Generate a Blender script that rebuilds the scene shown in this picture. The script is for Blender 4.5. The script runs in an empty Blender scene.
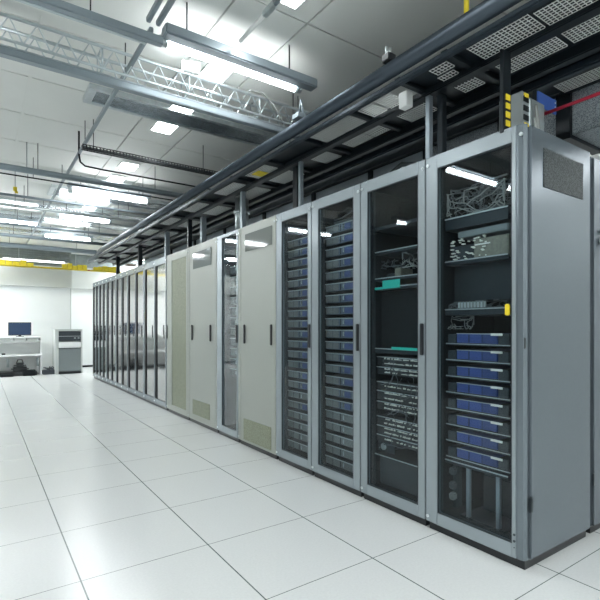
import bpy, bmesh, math, random
from mathutils import Vector, Matrix
random.seed(7)
sc = bpy.context.scene
COL = sc.collection

# ------------------------------------------------------------------ camera, light level
CX, CY, CZ, YAW = -0.3727, -2.2846, 1.1346, 0.6179
cam_d = bpy.data.cameras.new('camera'); cam = bpy.data.objects.new('camera', cam_d); COL.objects.link(cam)
cam.location = (CX, CY, CZ)
cam.rotation_euler = (math.pi / 2, 0, 0)
cam.rotation_euler = (math.radians(90), math.radians(0.0), -YAW)
cam_d.sensor_width = 36; cam_d.lens = 466.93 * 36 / 600
cam_d.shift_x = -10.065 / 600; cam_d.shift_y = 26.16 / 600
cam_d.clip_start = 0.02; cam_d.clip_end = 60
sc.camera = cam
w = bpy.data.worlds.new('world'); sc.world = w; w.use_nodes = True
w.node_tree.nodes['Background'].inputs[0].default_value = (0.80, 0.92, 1.0, 1)
w.node_tree.nodes['Background'].inputs[1].default_value = 0.25
sc.view_settings.view_transform = 'Standard'; sc.view_settings.look = 'None'
sc.view_settings.gamma = 1; sc.view_settings.use_curve_mapping = False
sc.view_settings.exposure = 0.07
PANEL_E = 30.0     # recessed ceiling panels
TUBE_E = 30.0      # hanging tube lamps
BIG_E = 8.9       # fill light panels added out in the room, out of view
FAR_E = 38.0      # fill panels added to brighten the far wall
H = 3.1            # ceiling height

# ------------------------------------------------------------------ materials
def mat(name, col, rough=.5, metal=0., emit=None, es=0., noise=0., nscale=40., bump=0., spec=.5, coat=0.):
    m = bpy.data.materials.new(name); m.use_nodes = True; nt = m.node_tree
    b = nt.nodes['Principled BSDF']
    b.inputs['Base Color'].default_value = (*col, 1); b.inputs['Roughness'].default_value = rough
    b.inputs['Metallic'].default_value = metal; b.inputs['Specular IOR Level'].default_value = spec
    b.inputs['Coat Weight'].default_value = coat
    if emit: b.inputs['Emission Color'].default_value = (*emit, 1); b.inputs['Emission Strength'].default_value = es
    if noise or bump:
        tc = nt.nodes.new('ShaderNodeTexCoord'); n = nt.nodes.new('ShaderNodeTexNoise')
        n.inputs['Scale'].default_value = nscale; n.inputs['Detail'].default_value = 3
        nt.links.new(tc.outputs['Object'], n.inputs['Vector'])
        if noise:
            mx = nt.nodes.new('ShaderNodeMix'); mx.data_type = 'RGBA'
            mx.inputs[6].default_value = (*[c * (1 - noise) for c in col], 1)
            mx.inputs[7].default_value = (*[min(1, c * (1 + noise)) for c in col], 1)
            nt.links.new(n.outputs['Fac'], mx.inputs[0]); nt.links.new(mx.outputs[2], b.inputs['Base Color'])
        if bump:
            bp = nt.nodes.new('ShaderNodeBump'); bp.inputs['Strength'].default_value = bump
            nt.links.new(n.outputs['Fac'], bp.inputs['Height']); nt.links.new(bp.outputs['Normal'], b.inputs['Normal'])
    return m

def speckle_mat(name, dark, light, scale, thr=.5, rough=.5, metal=0.):
    m = bpy.data.materials.new(name); m.use_nodes = True; nt = m.node_tree; b = nt.nodes['Principled BSDF']
    tc = nt.nodes.new('ShaderNodeTexCoord'); v = nt.nodes.new('ShaderNodeTexVoronoi'); v.inputs['Scale'].default_value = scale
    r = nt.nodes.new('ShaderNodeValToRGB'); r.color_ramp.elements[0].position = thr - .15; r.color_ramp.elements[1].position = thr + .15
    r.color_ramp.elements[0].color = (*dark, 1); r.color_ramp.elements[1].color = (*light, 1)
    nt.links.new(tc.outputs['Object'], v.inputs['Vector']); nt.links.new(v.outputs['Distance'], r.inputs[0])
    nt.links.new(r.outputs[0], b.inputs['Base Color']); b.inputs['Roughness'].default_value = rough; b.inputs['Metallic'].default_value = metal
    return m

def glass_mat(name, tint, rough=.0, f0=.026, pw_=5.0):
    m = bpy.data.materials.new(name); m.use_nodes = True; nt = m.node_tree; nt.nodes.clear()
    o = nt.nodes.new('ShaderNodeOutputMaterial'); t = nt.nodes.new('ShaderNodeBsdfTransparent'); g = nt.nodes.new('ShaderNodeBsdfGlossy')
    f = nt.nodes.new('ShaderNodeLayerWeight'); f.inputs[0].default_value = .5; pw = nt.nodes.new('ShaderNodeMath'); pw.operation = 'POWER'; pw.inputs[1].default_value = pw_
    mr = nt.nodes.new('ShaderNodeMapRange'); mr.inputs[3].default_value = f0; mr.inputs[4].default_value = 1.0; mx = nt.nodes.new('ShaderNodeMixShader')
    t.inputs[0].default_value = (*tint, 1); g.inputs[0].default_value = (1, 1, 1, 1); g.inputs['Roughness'].default_value = rough
    nt.links.new(f.outputs['Facing'], pw.inputs[0]); nt.links.new(pw.outputs[0], mr.inputs[0])
    nt.links.new(mr.outputs[0], mx.inputs[0]); nt.links.new(t.outputs[0], mx.inputs[1]); nt.links.new(g.outputs[0], mx.inputs[2])
    nt.links.new(mx.outputs[0], o.inputs[0])
    return m

def floor_mat():
    m = bpy.data.materials.new('floor_tiles'); m.use_nodes = True; nt = m.node_tree; b = nt.nodes['Principled BSDF']
    N = nt.nodes.new; L = nt.links.new
    tc = N('ShaderNodeTexCoord'); sp = N('ShaderNodeSeparateXYZ'); L(tc.outputs['Object'], sp.inputs[0])
    def line(ax, wd):
        a = N('ShaderNodeMath'); a.operation = 'DIVIDE'; a.inputs[1].default_value = .6; L(sp.outputs[ax], a.inputs[0])
        p = N('ShaderNodeMath'); p.operation = 'PINGPONG'; p.inputs[1].default_value = .5; L(a.outputs[0], p.inputs[0])
        c = N('ShaderNodeMath'); c.operation = 'LESS_THAN'; c.inputs[1].default_value = wd / .6; L(p.outputs[0], c.inputs[0]); return c
    lx, ly = line(0, .0032), line(1, .0021)
    mxm = N('ShaderNodeMath'); mxm.operation = 'MAXIMUM'; L(lx.outputs[0], mxm.inputs[0]); L(ly.outputs[0], mxm.inputs[1])
    no = N('ShaderNodeTexNoise'); no.inputs['Scale'].default_value = 90; no.inputs['Detail'].default_value = 4; L(tc.outputs['Object'], no.inputs['Vector'])
    m1 = N('ShaderNodeMix'); m1.data_type = 'RGBA'; L(no.outputs['Fac'], m1.inputs[0])
    m1.inputs[6].default_value = (.63, .655, .65, 1); m1.inputs[7].default_value = (.74, .765, .76, 1)
    m2 = N('ShaderNodeMix'); m2.data_type = 'RGBA'; L(mxm.outputs[0], m2.inputs[0]); L(m1.outputs[2], m2.inputs[6]); m2.inputs[7].default_value = (.10, .13, .13, 1)
    L(m2.outputs[2], b.inputs['Base Color'])
    b.inputs['Roughness'].default_value = .25; b.inputs['Specular IOR Level'].default_value = .9
    return m

M = dict(
    floor=floor_mat(),
    ceil=mat('ceiling_panel', (.72, .74, .71), .6, noise=.04, nscale=3),
    groove=mat('ceiling_groove', (.22, .25, .25), .8),
    wall=mat('white_wall_paint', (.84, .87, .86), .55, noise=.015, nscale=4),
    wallgrey=mat('left_wall_dark', (.22, .24, .245), .6, noise=.03, nscale=2),  # unseen wall, darkened to keep haze off the cabinet glass
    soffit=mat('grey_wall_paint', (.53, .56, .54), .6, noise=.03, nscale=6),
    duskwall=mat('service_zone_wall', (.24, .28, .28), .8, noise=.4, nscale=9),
    frame=mat('cabinet_frame_paint', (.335, .383, .41), .27, .38, noise=.03, nscale=8),
    side=mat('cabinet_side_paint', (.188, .222, .248), .26, .55, noise=.03, nscale=60),
    door=mat('solid_door_paint', (.395, .42, .385), .42, .1, noise=.03, nscale=60),
    white=mat('white_enamel', (.88, .90, .89), .4),
    ink=mat('black_plastic', (.012, .015, .018), .35),
    liner=mat('cabinet_interior_black', (.004, .007, .009), .6, spec=.25),
    rail=mat('rack_rail_dark_steel', (.025, .035, .042), .45, .4),
    glass=glass_mat('door_glass', (.88, .93, .95)),
    glasslight=glass_mat('smoked_door_glass', (.30, .34, .34), .10, .19, 2.4),
    srv=mat('server_bezel_slate', (.12, .155, .20), .4, .3, noise=.35, nscale=60),
    srvg=mat('server_bezel_grey', (.19, .205, .205), .45, .3, noise=.35, nscale=60),
    blue=mat('drive_bay_blue', (.055, .085, .22), .45, noise=.4, nscale=90),
    lip=mat('server_lip_silver', (.46, .51, .52), .35, .4),
    chassis=mat('server_chassis_black', (.015, .018, .022), .6),
    drawer=mat('drawer_blue', (.035, .07, .25), .5, noise=.25, nscale=70),
    drawer2=mat('drawer_navy', (.03, .055, .18), .5, noise=.25, nscale=70),
    tag=mat('white_tag', (.80, .80, .74), .5),
    teal=mat('teal_label', (.02, .55, .43), .5),
    yellow=mat('yellow_plastic', (.78, .62, .03), .5, noise=.25, nscale=25),
    black=mat('black_tray_steel', (.011, .017, .022), .38, .3),
    tube=mat('tray_tube_steel', (.04, .055, .07), .36, .55),
    wire=mat('galvanised_wire', (.82, .85, .83), .4, .2),
    galv=mat('galvanised_steel', (.55, .60, .61), .30, .8, noise=.25, nscale=18),
    alu=mat('aluminium_beam', (.52, .58, .60), .30, .7, noise=.08, nscale=10),
    alud=mat('grey_painted_pipe', (.27, .32, .35), .35, .5),
    perf=speckle_mat('perforated_vent', (.01, .015, .018), (.075, .09, .09), 170, .5),
    duct=speckle_mat('perforated_duct', (.10, .125, .15), (.42, .47, .50), 170, .42, .5, .2),
    ductp=mat('plain_duct_steel', (.50, .57, .62), .4, .3, noise=.12, nscale=3),
    mesh=speckle_mat('olive_mesh_door', (.17, .19, .13), (.30, .325, .235), 120, .4),
    foil=mat('foil_duct', (.30, .35, .385), .26, .75, noise=.7, nscale=26, bump=.5),
    lamp=mat('lamp_tube_glow', (.9, .9, .9), .5, emit=(.97, .99, 1.0), es=TUBE_E),
    panel=mat('ceiling_panel_glow', (.9, .9, .9), .5, emit=(.95, .99, 1.0), es=PANEL_E),
    big=mat('fill_light_glow', (.9, .9, .9), .5, emit=(.97, .99, 1.0), es=BIG_E),
    pane=mat('grey_window_film', (.17, .19, .175), .06, spec=.8),
    bigfar=mat('far_fill_glow', (.9, .9, .9), .5, emit=(.97, .99, 1.0), es=FAR_E),
    stripglow=mat('wall_strip_glow', (.9, .9, .9), .5, emit=(.97, .99, 1.0), es=2.0),
    red=mat('red_cable', (.45, .02, .05), .4),
    bplate=mat('blue_plate', (.05, .13, .48), .4),
    screen=mat('monitor_screen', (.02, .045, .10), .25),
    grey=mat('mid_grey_panel', (.20, .23, .235), .5),
    cable=mat('grey_cable', (.085, .10, .11), .5),
    cablel=mat('pale_cable', (.24, .26, .25), .5),
    patch=mat('patch_port_plastic', (.78, .79, .70), .5),
    darkgear=mat('dark_equipment', (.03, .04, .048), .6, .0, noise=.5, nscale=80),
    tan=mat('tan_equipment', (.20, .20, .16), .5, noise=.4, nscale=60),
    brown=mat('beige_sign', (.42, .33, .28), .6),
)

# ------------------------------------------------------------------ mesh helpers
class MB:
    def __init__(s): s.bm = bmesh.new()
    def box(s, x0, x1, y0, y1, z0, z1, bev=0.):
        vs = [s.bm.verts.new((x, y, z)) for x in (x0, x1) for y in (y0, y1) for z in (z0, z1)]
        fs = [s.bm.faces.new([vs[i] for i in f]) for f in ((0, 1, 3, 2), (4, 6, 7, 5), (0, 4, 5, 1), (2, 3, 7, 6), (0, 2, 6, 4), (1, 5, 7, 3))]
        if bev:
            es = list({e for f in fs for e in f.edges})
            bmesh.ops.bevel(s.bm, geom=es, offset=bev, segments=2, affect='EDGES')
        return s
    def prism(s, pts, z0, z1):
        a = [s.bm.verts.new((x, y, z0)) for x, y in pts]; b = [s.bm.verts.new((x, y, z1)) for x, y in pts]
        s.bm.faces.new(a); s.bm.faces.new(b[::-1]); n = len(pts)
        for i in range(n): s.bm.faces.new((a[i], b[i], b[(i + 1) % n], a[(i + 1) % n]))
        return s
    def tube(s, pts, r, n=8, cap=True):
        pts = [Vector(p) for p in pts]; rings = []; up0 = None
        for i, p in enumerate(pts):
            d = (pts[min(i + 1, len(pts) - 1)] - pts[max(i - 1, 0)]).normalized()
            u = Vector((0, 0, 1)) if abs(d.z) < .9 else Vector((1, 0, 0))
            if up0 is not None: u = up0
            a = d.cross(u)
            if a.length < 1e-4: a = d.cross(Vector((1, .3, 0)))
            a.normalize(); b = a.cross(d).normalized(); up0 = b
            rings.append([s.bm.verts.new(p + r * (a * math.cos(2 * math.pi * k / n) + b * math.sin(2 * math.pi * k / n))) for k in range(n)])
        for A, B in zip(rings, rings[1:]):
            for k in range(n):
                f = s.bm.faces.new((A[k], A[(k + 1) % n], B[(k + 1) % n], B[k])); f.smooth = n > 5
        if cap: s.bm.faces.new(rings[0][::-1]); s.bm.faces.new(rings[-1])
        return s
    def build(s, name, m, parent=None, loc=None):
        bmesh.ops.recalc_face_normals(s.bm, faces=s.bm.faces)
        me = bpy.data.meshes.new(name); s.bm.to_mesh(me); s.bm.free()
        for mm in (m if isinstance(m, (list, tuple)) else [m]): me.materials.append(M[mm] if isinstance(mm, str) else mm)
        o = bpy.data.objects.new(name, me); COL.objects.link(o)
        if parent: o.parent = parent
        if loc: o.location = loc
        return o
def box(name, m, x0, x1, y0, y1, z0, z1, parent=None, bev=0.): return MB().box(x0, x1, y0, y1, z0, z1, bev).build(name, m, parent)
def tag(o, label, cat, group=None, kind=None):
    o['label'] = label; o['category'] = cat
    if group: o['group'] = group
    if kind: o['kind'] = kind
    return o
def thing(name, loc, label, cat, group=None):
    o = bpy.data.objects.new(name, None); COL.objects.link(o); o.location = loc; o.empty_display_size = .1
    return tag(o, label, cat, group)
def solo(name, m, mb, label, cat, base, group=None):
    # one-mesh thing whose origin sits at its base
    o = mb.build(name, m); o.data.transform(Matrix.Translation(-Vector(base))); o.location = base
    return tag(o, label, cat, group)
def struct(o): o['kind'] = 'structure'; return o
KIDS = {}
def dup(root, loc, label, group=None):
    r = root.copy(); COL.objects.link(r); r.location = loc; r['label'] = label
    if group: r['group'] = group
    for ch in list(root.children):
        c = ch.copy(); COL.objects.link(c); c.parent = r
        for g in list(ch.children):
            d = g.copy(); COL.objects.link(d); d.parent = c
    return r
ORD = ['topmost', 'second', 'third', 'fourth', 'fifth', 'sixth', 'seventh', 'eighth', 'ninth', 'tenth', 'eleventh', 'twelfth', 'thirteenth',
       'fourteenth', 'fifteenth', 'sixteenth', 'seventeenth', 'eighteenth', 'nineteenth', 'twentieth', 'twenty-first']

# ------------------------------------------------------------------ the room
XL, XR, YB, YF, YR = -3.2, 6.4, -4.6, 10.95, 11.9
struct(box('floor', 'floor', XL - .1, XR + .1, YB - .1, YR + .1, -.06, 0))
# ceiling: large panels with recessed seams (seam positions are the building's own grid)
xs = [XL, -2.4, -1.6, -.83, -.04, .885, 1.37, 2.2, 3.0, 3.8, 4.6, 5.5, XR]
ys = [YB, -3.8, -3.0, -2.2, -1.4, -.6, .2, 1.2, 2.0, 2.77, 3.55, 4.32, 5.1, 5.87, 6.65, 7.42, 8.2, 9.0, 9.8, 10.6, YR]
mb = MB(); g = .006
for a, b in zip(xs, xs[1:]):
    for c, d in zip(ys, ys[1:]): mb.box(a + g, b - g, c + g, d - g, H, H + .02)
struct(mb.build('ceiling', 'ceil'))
struct(box('trim_1', 'groove', XL - .1, XR + .1, YB - .1, YR + .1, H + .02, H + .06))
struct(box('trim_7', 'ceil', -.052, -.028, YB, YR, H - .004, H + .004))
struct(box('wall_left', 'wallgrey', XL - .1, XL, YB, YR, 0, H))
struct(box('wall_right', 'wall', XR, XR + .1, YB, YR, 0, H))
struct(box('wall_near', 'wall', XL, XR, YB - .1, YB, 0, H))
struct(box('wall_far', 'wall', XL, 1.55, YF, YR, 0, H))
struct(box('wall_back', 'wall', 1.55, XR, YR, YR + .1, 0, H))
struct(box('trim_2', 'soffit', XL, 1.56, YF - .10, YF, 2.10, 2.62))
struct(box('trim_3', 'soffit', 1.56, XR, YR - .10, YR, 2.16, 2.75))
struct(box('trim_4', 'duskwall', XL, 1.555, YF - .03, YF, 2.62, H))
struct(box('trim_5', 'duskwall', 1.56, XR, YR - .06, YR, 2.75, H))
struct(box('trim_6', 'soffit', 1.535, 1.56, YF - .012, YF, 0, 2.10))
struct(box('baseboard_far', 'ink', XL, 1.07, YF - .02, YF, 0, .05))
struct(box('baseboard_back', 'liner', 1.56, XR, YR - .02, YR, 0, .05))

# ------------------------------------------------------------------ cabinets
X0 = 1.679; D = .63; ZB, ZT = .045, 2.075
def cabinet(y0, y1, label, kind='glass', right=.045, left=.08, chamfer=False, mt='frame', top=.072, bot=.065, leaves=1, gl='glass', D=D, ZT=ZT, side_mat='side', group='cabinets in the long row', handles=('right',), name='server_cabinet'):
    w = y1 - y0; t = thing(name, (X0, y0, 0), label, 'cabinet', group)
    e = .003
    mb = MB()
    mb.box(.034, D, .004, .03, ZB, ZT - .012); mb.box(.034, D, w - .03, w - .004, ZB, ZT - .012)
    mb.box(D - .02, D, .03, w - .03, ZB, ZT - .012); mb.box(.034, D - .02, .03, w - .03, ZT - .04, ZT - .012); mb.box(.034, D - .02, .03, w - .03, ZB, ZB + .03)
    mb.build('body', side_mat, t)
    box('plinth', 'ink', .02, D - .01, .012, w - .012, 0, ZB, t)
    if kind == 'glass':
        mb = MB()
        mb.box(.04, D - .02, .03, .034, ZB + .03, ZT - .04); mb.box(.04, D - .02, w - .034, w - .03, ZB + .03, ZT - .04)
        mb.box(D - .026, D - .02, .034, w - .034, ZB + .03, ZT - .04); mb.box(.04, D - .026, .034, w - .034, ZT - .046, ZT - .04); mb.box(.04, D - .026, .034, w - .034, ZB + .03, ZB + .036)
        mb.build('liner', 'liner', t)
    lw = w / leaves
    for k in range(leaves):
        a = k * lw + (e if k == 0 else .002); b = (k + 1) * lw - (e if k == leaves - 1 else .002)
        r_, l_ = (right, left) if leaves == 1 else ((right, .028) if k == 0 else (.012, left))
        mb = MB()
        if chamfer and k == 0:
            mb.box(0, .03, a + .042, a + r_, ZB, ZT, .002); MB().prism([(.004, a + .041), (.03, a + .041), (.03, a), (.026, a), (.008, a + .010), (.004, a + .03)], ZB, ZT).build('corner_post', 'side', t)
        else: mb.box(0, .03, a, a + r_, ZB, ZT, .002)
        mb.box(0, .03, b - l_, b, ZB, ZT, .002)
        if kind != 'solid':
            mb.box(0, .03, a + r_, b - l_, ZT - top, ZT); mb.box(0, .03, a + r_, b - l_, ZB, ZB + bot)
            # lighter inner edge round the opening
            d = mb.build('door', mt, t)
            if leaves > 1: MB().box(.004, .020, b - l_ - .065, b - l_, ZB + bot, ZT - top).build('recess_shade_strip', 'liner', d)  # black strip stands in for the shaded recess beside the glass
            if kind == 'glass':
                MB().box(.012, .016, a + r_, b - l_ - (.065 if leaves > 1 else 0), ZB + bot, ZT - top).build('glass', gl, d)
                s = MB(); i = .006
                s.box(.002, .010, a + r_, a + r_ + i, ZB + bot, ZT - top); s.box(.002, .010, b - l_ - i, b - l_, ZB + bot, ZT - top)
                s.box(.002, .010, a + r_, b - l_, ZB + bot, ZB + bot + i); s.box(.002, .010, a + r_, b - l_, ZT - top - i, ZT - top)
                s.build('gasket', 'rail', d)
            else:
                MB().box(.008, .014, a + r_, b - l_, ZB + bot, ZT - top).build('mesh_panel', 'mesh', d)
        else:
            mb.box(.0, .03, a + r_, b - l_, ZB, ZB + .0 + .001)
            mb.box(.004, .03, a + r_, b - l_, ZB, ZT)
            d = mb.build('door', mt, t)
        for hn in handles:
            hy = {'right': a + .018, 'left': b - .018, 'inright': a + r_ + .055, 'inleft': b - l_ - .085}[hn]
            if leaves > 1: hy = a + r_ + .05
            h = MB().box(-.012, 0, hy - .013, hy + .013, .97, 1.15, .004).build('handle', 'ink', d)
        # hinges, small bright screws
        for yy, z in ((b - .014, ZT - .045), (b - .014, ZB + .03), (a + .014, ZT - .05)):
            MB().tube([(-.006, yy, z), (.002, yy, z)], .009, 10).build('hinge', 'galv', d)
    if kind == 'glass' and leaves == 1:
        rb = MB()
        for yy in (w - .046, .046):
            rb.box(.065, .085, yy - .009, yy + .009, ZB + .04, ZT - .05)
            for kk in range(44): rb.box(.060, .066, yy - .004, yy + .004, .13 + kk * .0428, .142 + kk * .0428)
        rb.build('mounting_rail', 'rail', t)
    return t

c1 = cabinet(-1.105, -.520, 'tall server cabinet nearest the camera with glass door, blue drawers and full grey side panel', right=.062, left=.078, chamfer=True, handles=())
def vent(parent, x0, x1, y, z0, z1, nm='vent_grille', m='perf', axis='y'):
    if axis == 'y': return box(nm, m, x0, x1, y - .004, y + .002, z0, z1, parent)
    return box(nm, m, y - .003, y + .002, x0, x1, z0, z1, parent)
# side panel of the first cabinet, a skin outside the body
w1 = .585
sp = MB().box(.040, D - .004, -.008, .004, ZB + .004, ZT - .006, .003).build('side_panel', 'side', c1)
vent(sp, 1.826 - X0, 2.217 - X0, -.008, 1.80, 1.985)
MB().box(.026, .048, -.014, 0, .27, .34, .003).build('hinge', 'rail', c1)
MB().box(.014, .026, .008, .012, 1.03, 1.08).box(.012, .0265, .006, .0125, 1.03, 1.08).build('latch', 'ink', c1)
for z in (.155, .125, .095): MB().tube([(-.003, .052, z), (.004, .052, z)], .006 if z > .1 else .003, 8).build('screw', 'rail', c1)
MB().box(-.014, 0, .072, .094, 1.185, 1.24, .004).build('yellow_tag', 'yellow', c1)['label'] = 'yellow tag hanging at the door edge'

c2 = cabinet(-.517, .030, 'glass-door cabinet with patch panels and teal labels, second from the near end', right=.050, left=.062)
c3 = cabinet(.033, .583, 'glass-door cabinet of stacked blue-grey servers, just beyond the one with patch panels', right=.066, left=.080)
c4 = cabinet(.586, 1.100, 'narrower glass-door cabinet of stacked grey servers, beside the near solid-door cabinet', right=.045, left=.085)
c5 = cabinet(1.103, 1.805, 'pale solid-door cabinet with two black handles and vent grilles, the nearer of two', 'solid', right=.012, left=.05, mt='door', handles=('inright', 'inleft'))
vent(c5.children[2], 1.165 - 1.103, 1.655 - 1.103, .0, 1.835, 1.998, axis='x', m='pane', nm='window')
vent(c5.children[2], 1.184 - 1.103, 1.690 - 1.103, .002, .065, .262, axis='x', m='mesh')
c6 = cabinet(1.808, 2.300, 'slim glass-door cabinet between the two pale solid-door cabinets', right=.03, left=.12, top=.03)
c7 = cabinet(2.303, 3.130, 'pale solid-door cabinet with two black handles and vent grilles, the farther of two', 'solid', right=.10, left=.05, mt='door', handles=('inright', 'inleft'))
vent(c7.children[2], .143, .66, .0, 1.80, 1.987, axis='x', m='pane', nm='window')
vent(c7.children[2], .187, .68, .002, .11, .28, axis='x', m='mesh')
c8 = cabinet(3.133, 3.905, 'cabinet with olive-green mesh door, next to the far glass-door group', 'mesh', right=.06, left=.19, mt='door', top=.09, handles=('left',))
far = [(3.93, 4.97), (4.97, 5.93), (5.93, 6.74), (6.74, 7.50), (7.50, 8.20), (8.20, 8.85)]
farlab = ['first', 'second', 'third', 'fourth', 'fifth', 'last']
for (a, b), n in zip(far, farlab):
    cabinet(a, b, f'{n} double glass-door cabinet beyond the olive mesh one, counting toward the far wall', leaves=2, right=.03, left=.04, gl='glasslight', top=.085, bot=.06, group='double glass-door cabinets at the far end')
# second row standing back to back with the first
c9 = thing('server_cabinet', (2.345, -1.10, 0), 'grey cabinet back to back with the nearest one, at the right picture edge', 'cabinet', 'cabinets in the second row')
MB().box(0, .8, 0, .60, ZB, 2.06, .004).build('body', 'side', c9); box('plinth', 'ink', .01, .79, .01, .59, 0, ZB, c9)
sp9 = MB().box(.006, .79, -.012, 0, ZB + .004, 2.05, .003).build('side_panel', 'side', c9)
MB().tube([(.07, -.02, 1.60), (.07, -.03, 1.60)], .022, 14).tube([(.07, -.02, 1.60), (.075, -.04, 1.55), (.065, -.035, 1.52)], .008, 6).tube([(.075, -.02, 1.66), (.07, -.03, 1.64)], .014, 12).build('lock', 'galv', sp9)
MB().box(-.012, .006, -.018, -.010, .27, .34, .003).build('hinge', 'rail', c9)

# ------------------------------------------------------------------ servers
def server(w, h, style):
    # local: x depth (0 front), y from near side to far side, z from base
    t = bpy.data.objects.new('server_unit', None); COL.objects.link(t); t.empty_display_size = .05
    MB().box(.012, .46, .006, w - .006, .0, h - .006).build('chassis', 'chassis', t)
    bz = MB().box(0, .014, .0, w, .004, h - .010, .003).build('bezel', {2: 'srvg', 3: 'darkgear'}.get(style, 'srv'), t)
    if style < 2: MB().box(-.002, .001, w * .62, w - .004, .008, h - .016, .001).build('vent_panel', 'srvg', t)
    MB().box(-.004, .002, 0, w, h - .012, h - .006).build('lip', 'lip', t)
    if style < 2:
        MB().box(-.003, .001, .012 if style == 0 else w * .30, w * .45, .010, h - .018, .001).build('drive_bay', 'blue', t)
    yy = w * .47
    MB().tube([(-.006, yy, h * .30), (-.012, yy - .006, h * .5), (-.006, yy, h * .70)], .0045, 6).build('latch', 'lip' if style != 1 else 'cablel', t)
    MB().box(-.003, .001, w * .56, w * .575, .008, h - .014).box(-.003, .001, w * .78, w * .785, .008, h - .014).build('seam', 'chassis', t)
    return t
def fill_servers(y0, y1, z0, pitch, n, where, group, pick, x=1.765):
    protos = {}
    for i in range(n):
        st = pick(i); z = z0 + (n - 1 - i) * pitch
        lab = f'{ORD[i]}{"" if i == 0 else " from the top"} rack server in {where}'
        loc = (x, y0, z)
        if st not in protos:
            p = server(y1 - y0, pitch * .80, st); p.location = loc; tag(p, lab, 'server', group); protos[st] = p
        else: dup(protos[st], loc, lab, group)
random.seed(3)
fill_servers(.108, .520, .103, .0857, 21, 'the glass cabinet left of the teal-labelled one', 'servers in the wide stack', lambda i: 2 if i > 15 else random.choice([0, 1, 1, 0, 0]))
fill_servers(.648, 1.044, .119, .0835, 21, 'the glass cabinet beside the near solid-door one', 'servers in the narrow stack', lambda i: 2 if i > 16 else random.choice([1, 1, 2, 0, 1]))
fill_servers(1.875, 2.155, .62, .105, 11, 'the slim cabinet between solid doors', 'servers in the slim cabinet', lambda i: 3)

# ------------------------------------------------------------------ first cabinet: blue drawers, shelves, cables
def drawer():
    t = bpy.data.objects.new('storage_drawer', None); COL.objects.link(t)
    # y 0 = near side, .375 = far side
    MB().box(0, .50, 0, .385, 0, .008).box(-.004, .004, 0, .385, 0, .012).build('shelf', 'rail', t)
    MB().box(-.007, -.003, 0, .385, .006, .011).build('lip', 'lip', t)
    MB().box(.0, .40, .075, .318, .014, .062, .002).build('drawer_front', 'drawer', t)
    MB().box(-.002, .0, .075, .160, .016, .060).build('drive_bay', 'drawer2', t)
    MB().box(-.003, .0, .158, .161, .016, .060).box(-.003, .0, .238, .241, .016, .060).build('seam', 'chassis', t)
    MB().box(-.002, .003, .075, .318, .062, .066).build('trim_strip', 'lip', t)
    MB().box(.0, .40, .012, .070, .012, .066, .003).box(.0, .40, .325, .378, .012, .060, .003).build('side_module', 'darkgear', t)
    MB().box(-.010, -.005, .040, .105, .056, .068, .001).build('tag', 'tag', t)
    return t
dr = drawer(); n = 8
for i in range(n):
    loc = (1.762, -.985, .405 + (7 - i) * .0893); lab = f'{ORD[i]}{"" if i == 0 else " from the top"} blue storage drawer in the nearest cabinet'
    if i == 0: dr.location = loc; tag(dr, lab, 'drawer', 'blue storage drawers')
    else: dup(dr, loc, lab, 'blue storage drawers')
def shelf(name, y0, y1, z, label, th=.03, x=1.76, m='rail', lip=True, dep=.42):
    t = thing(name, (x, y0, z), label, 'shelf', 'equipment shelves')
    box('plate', m, 0, dep, 0, y1 - y0, 0, th * .3, t); box('front_edge', m, -.004, .004, 0, y1 - y0, 0, th, t)
    if lip: box('lip', 'lip', -.008, -.003, 0, y1 - y0, th - .006, th, t)
    return t
shelf('rack_shelf', -.975, -.595, 1.665, 'dark upper shelf under the cable tangle in the nearest cabinet', .065)
shelf('rack_shelf', -.975, -.595, 1.472, 'dark shelf carrying the control unit in the nearest cabinet', .022)
shelf('rack_shelf', -.975, -.595, 1.195, 'dark shelf just above the blue drawers with silver lip', .034)
shelf('rack_shelf', -.975, -.595, .375, 'dark support shelf beneath the lowest blue drawer', .02)
t = thing('control_unit', (1.775, -.965, 1.486), 'open control unit with beige casing standing on the middle shelf', 'electronics')
MB().box(.0, .32, 0, .20, 0, .11, .004).build('casing', 'tan', t); MB().box(-.003, .3, 0, .30, .13, .165, .004).build('lid', 'grey', t)
MB().box(.01, .30, .205, .35, 0, .09, .004).build('circuit_block', 'darkgear', t)
mb = MB(); random.seed(5)
for k in range(40):
    a, b = random.uniform(.12, .34), random.uniform(.01, .12); mb.box(-.006, .01, a, a + random.uniform(.004, .02), b, b + .006)
mb.build('connector', 'patch', t)
MB().box(-.006, -.002, .10, .19, .075, .082).build('trim_strip', 'tag', t)
def tangle(name, x0, x1, y0, y1, z0, z1, n, m, label, seed, r=.004, step=.09, group=None, base=None):
    rnd = random.Random(seed); mb = MB()
    for k in range(n):
        p = Vector((rnd.uniform(x0, x1), rnd.uniform(y0, y1), rnd.uniform(z0, z1))); pts = [p.copy()]; d = Vector((rnd.uniform(-.3, .3), rnd.uniform(-1, 1), rnd.uniform(-.4, .4)))
        for j in range(9):
            d = (d + Vector((rnd.uniform(-.5, .5), rnd.uniform(-.7, .7), rnd.uniform(-.6, .6)))).normalized(); p = p + d * step * .5
            p = Vector((min(max(p.x, x0), x1), min(max(p.y, y0), y1), min(max(p.z, z0), z1))); pts.append(p.copy() + Vector((rnd.uniform(-.002, .002),) * 3))
        mb.tube(pts, r * rnd.uniform(.6, 1.3), 5)
    o = mb.build(name, m); tag(o, label, 'cables', group, 'stuff'); return o
tangle('network_cables', 1.80, 1.95, -.97, -.60, 1.735, 1.90, 55, 'cable', 'dark grey cable tangle in the top of the nearest cabinet', 1)
tangle('network_cables', 1.764, 1.776, -.95, -.60, 1.735, 1.87, 16, 'cablel', 'pale loose cables lying over the tangle in the nearest cabinet', 2, .003)
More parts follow.
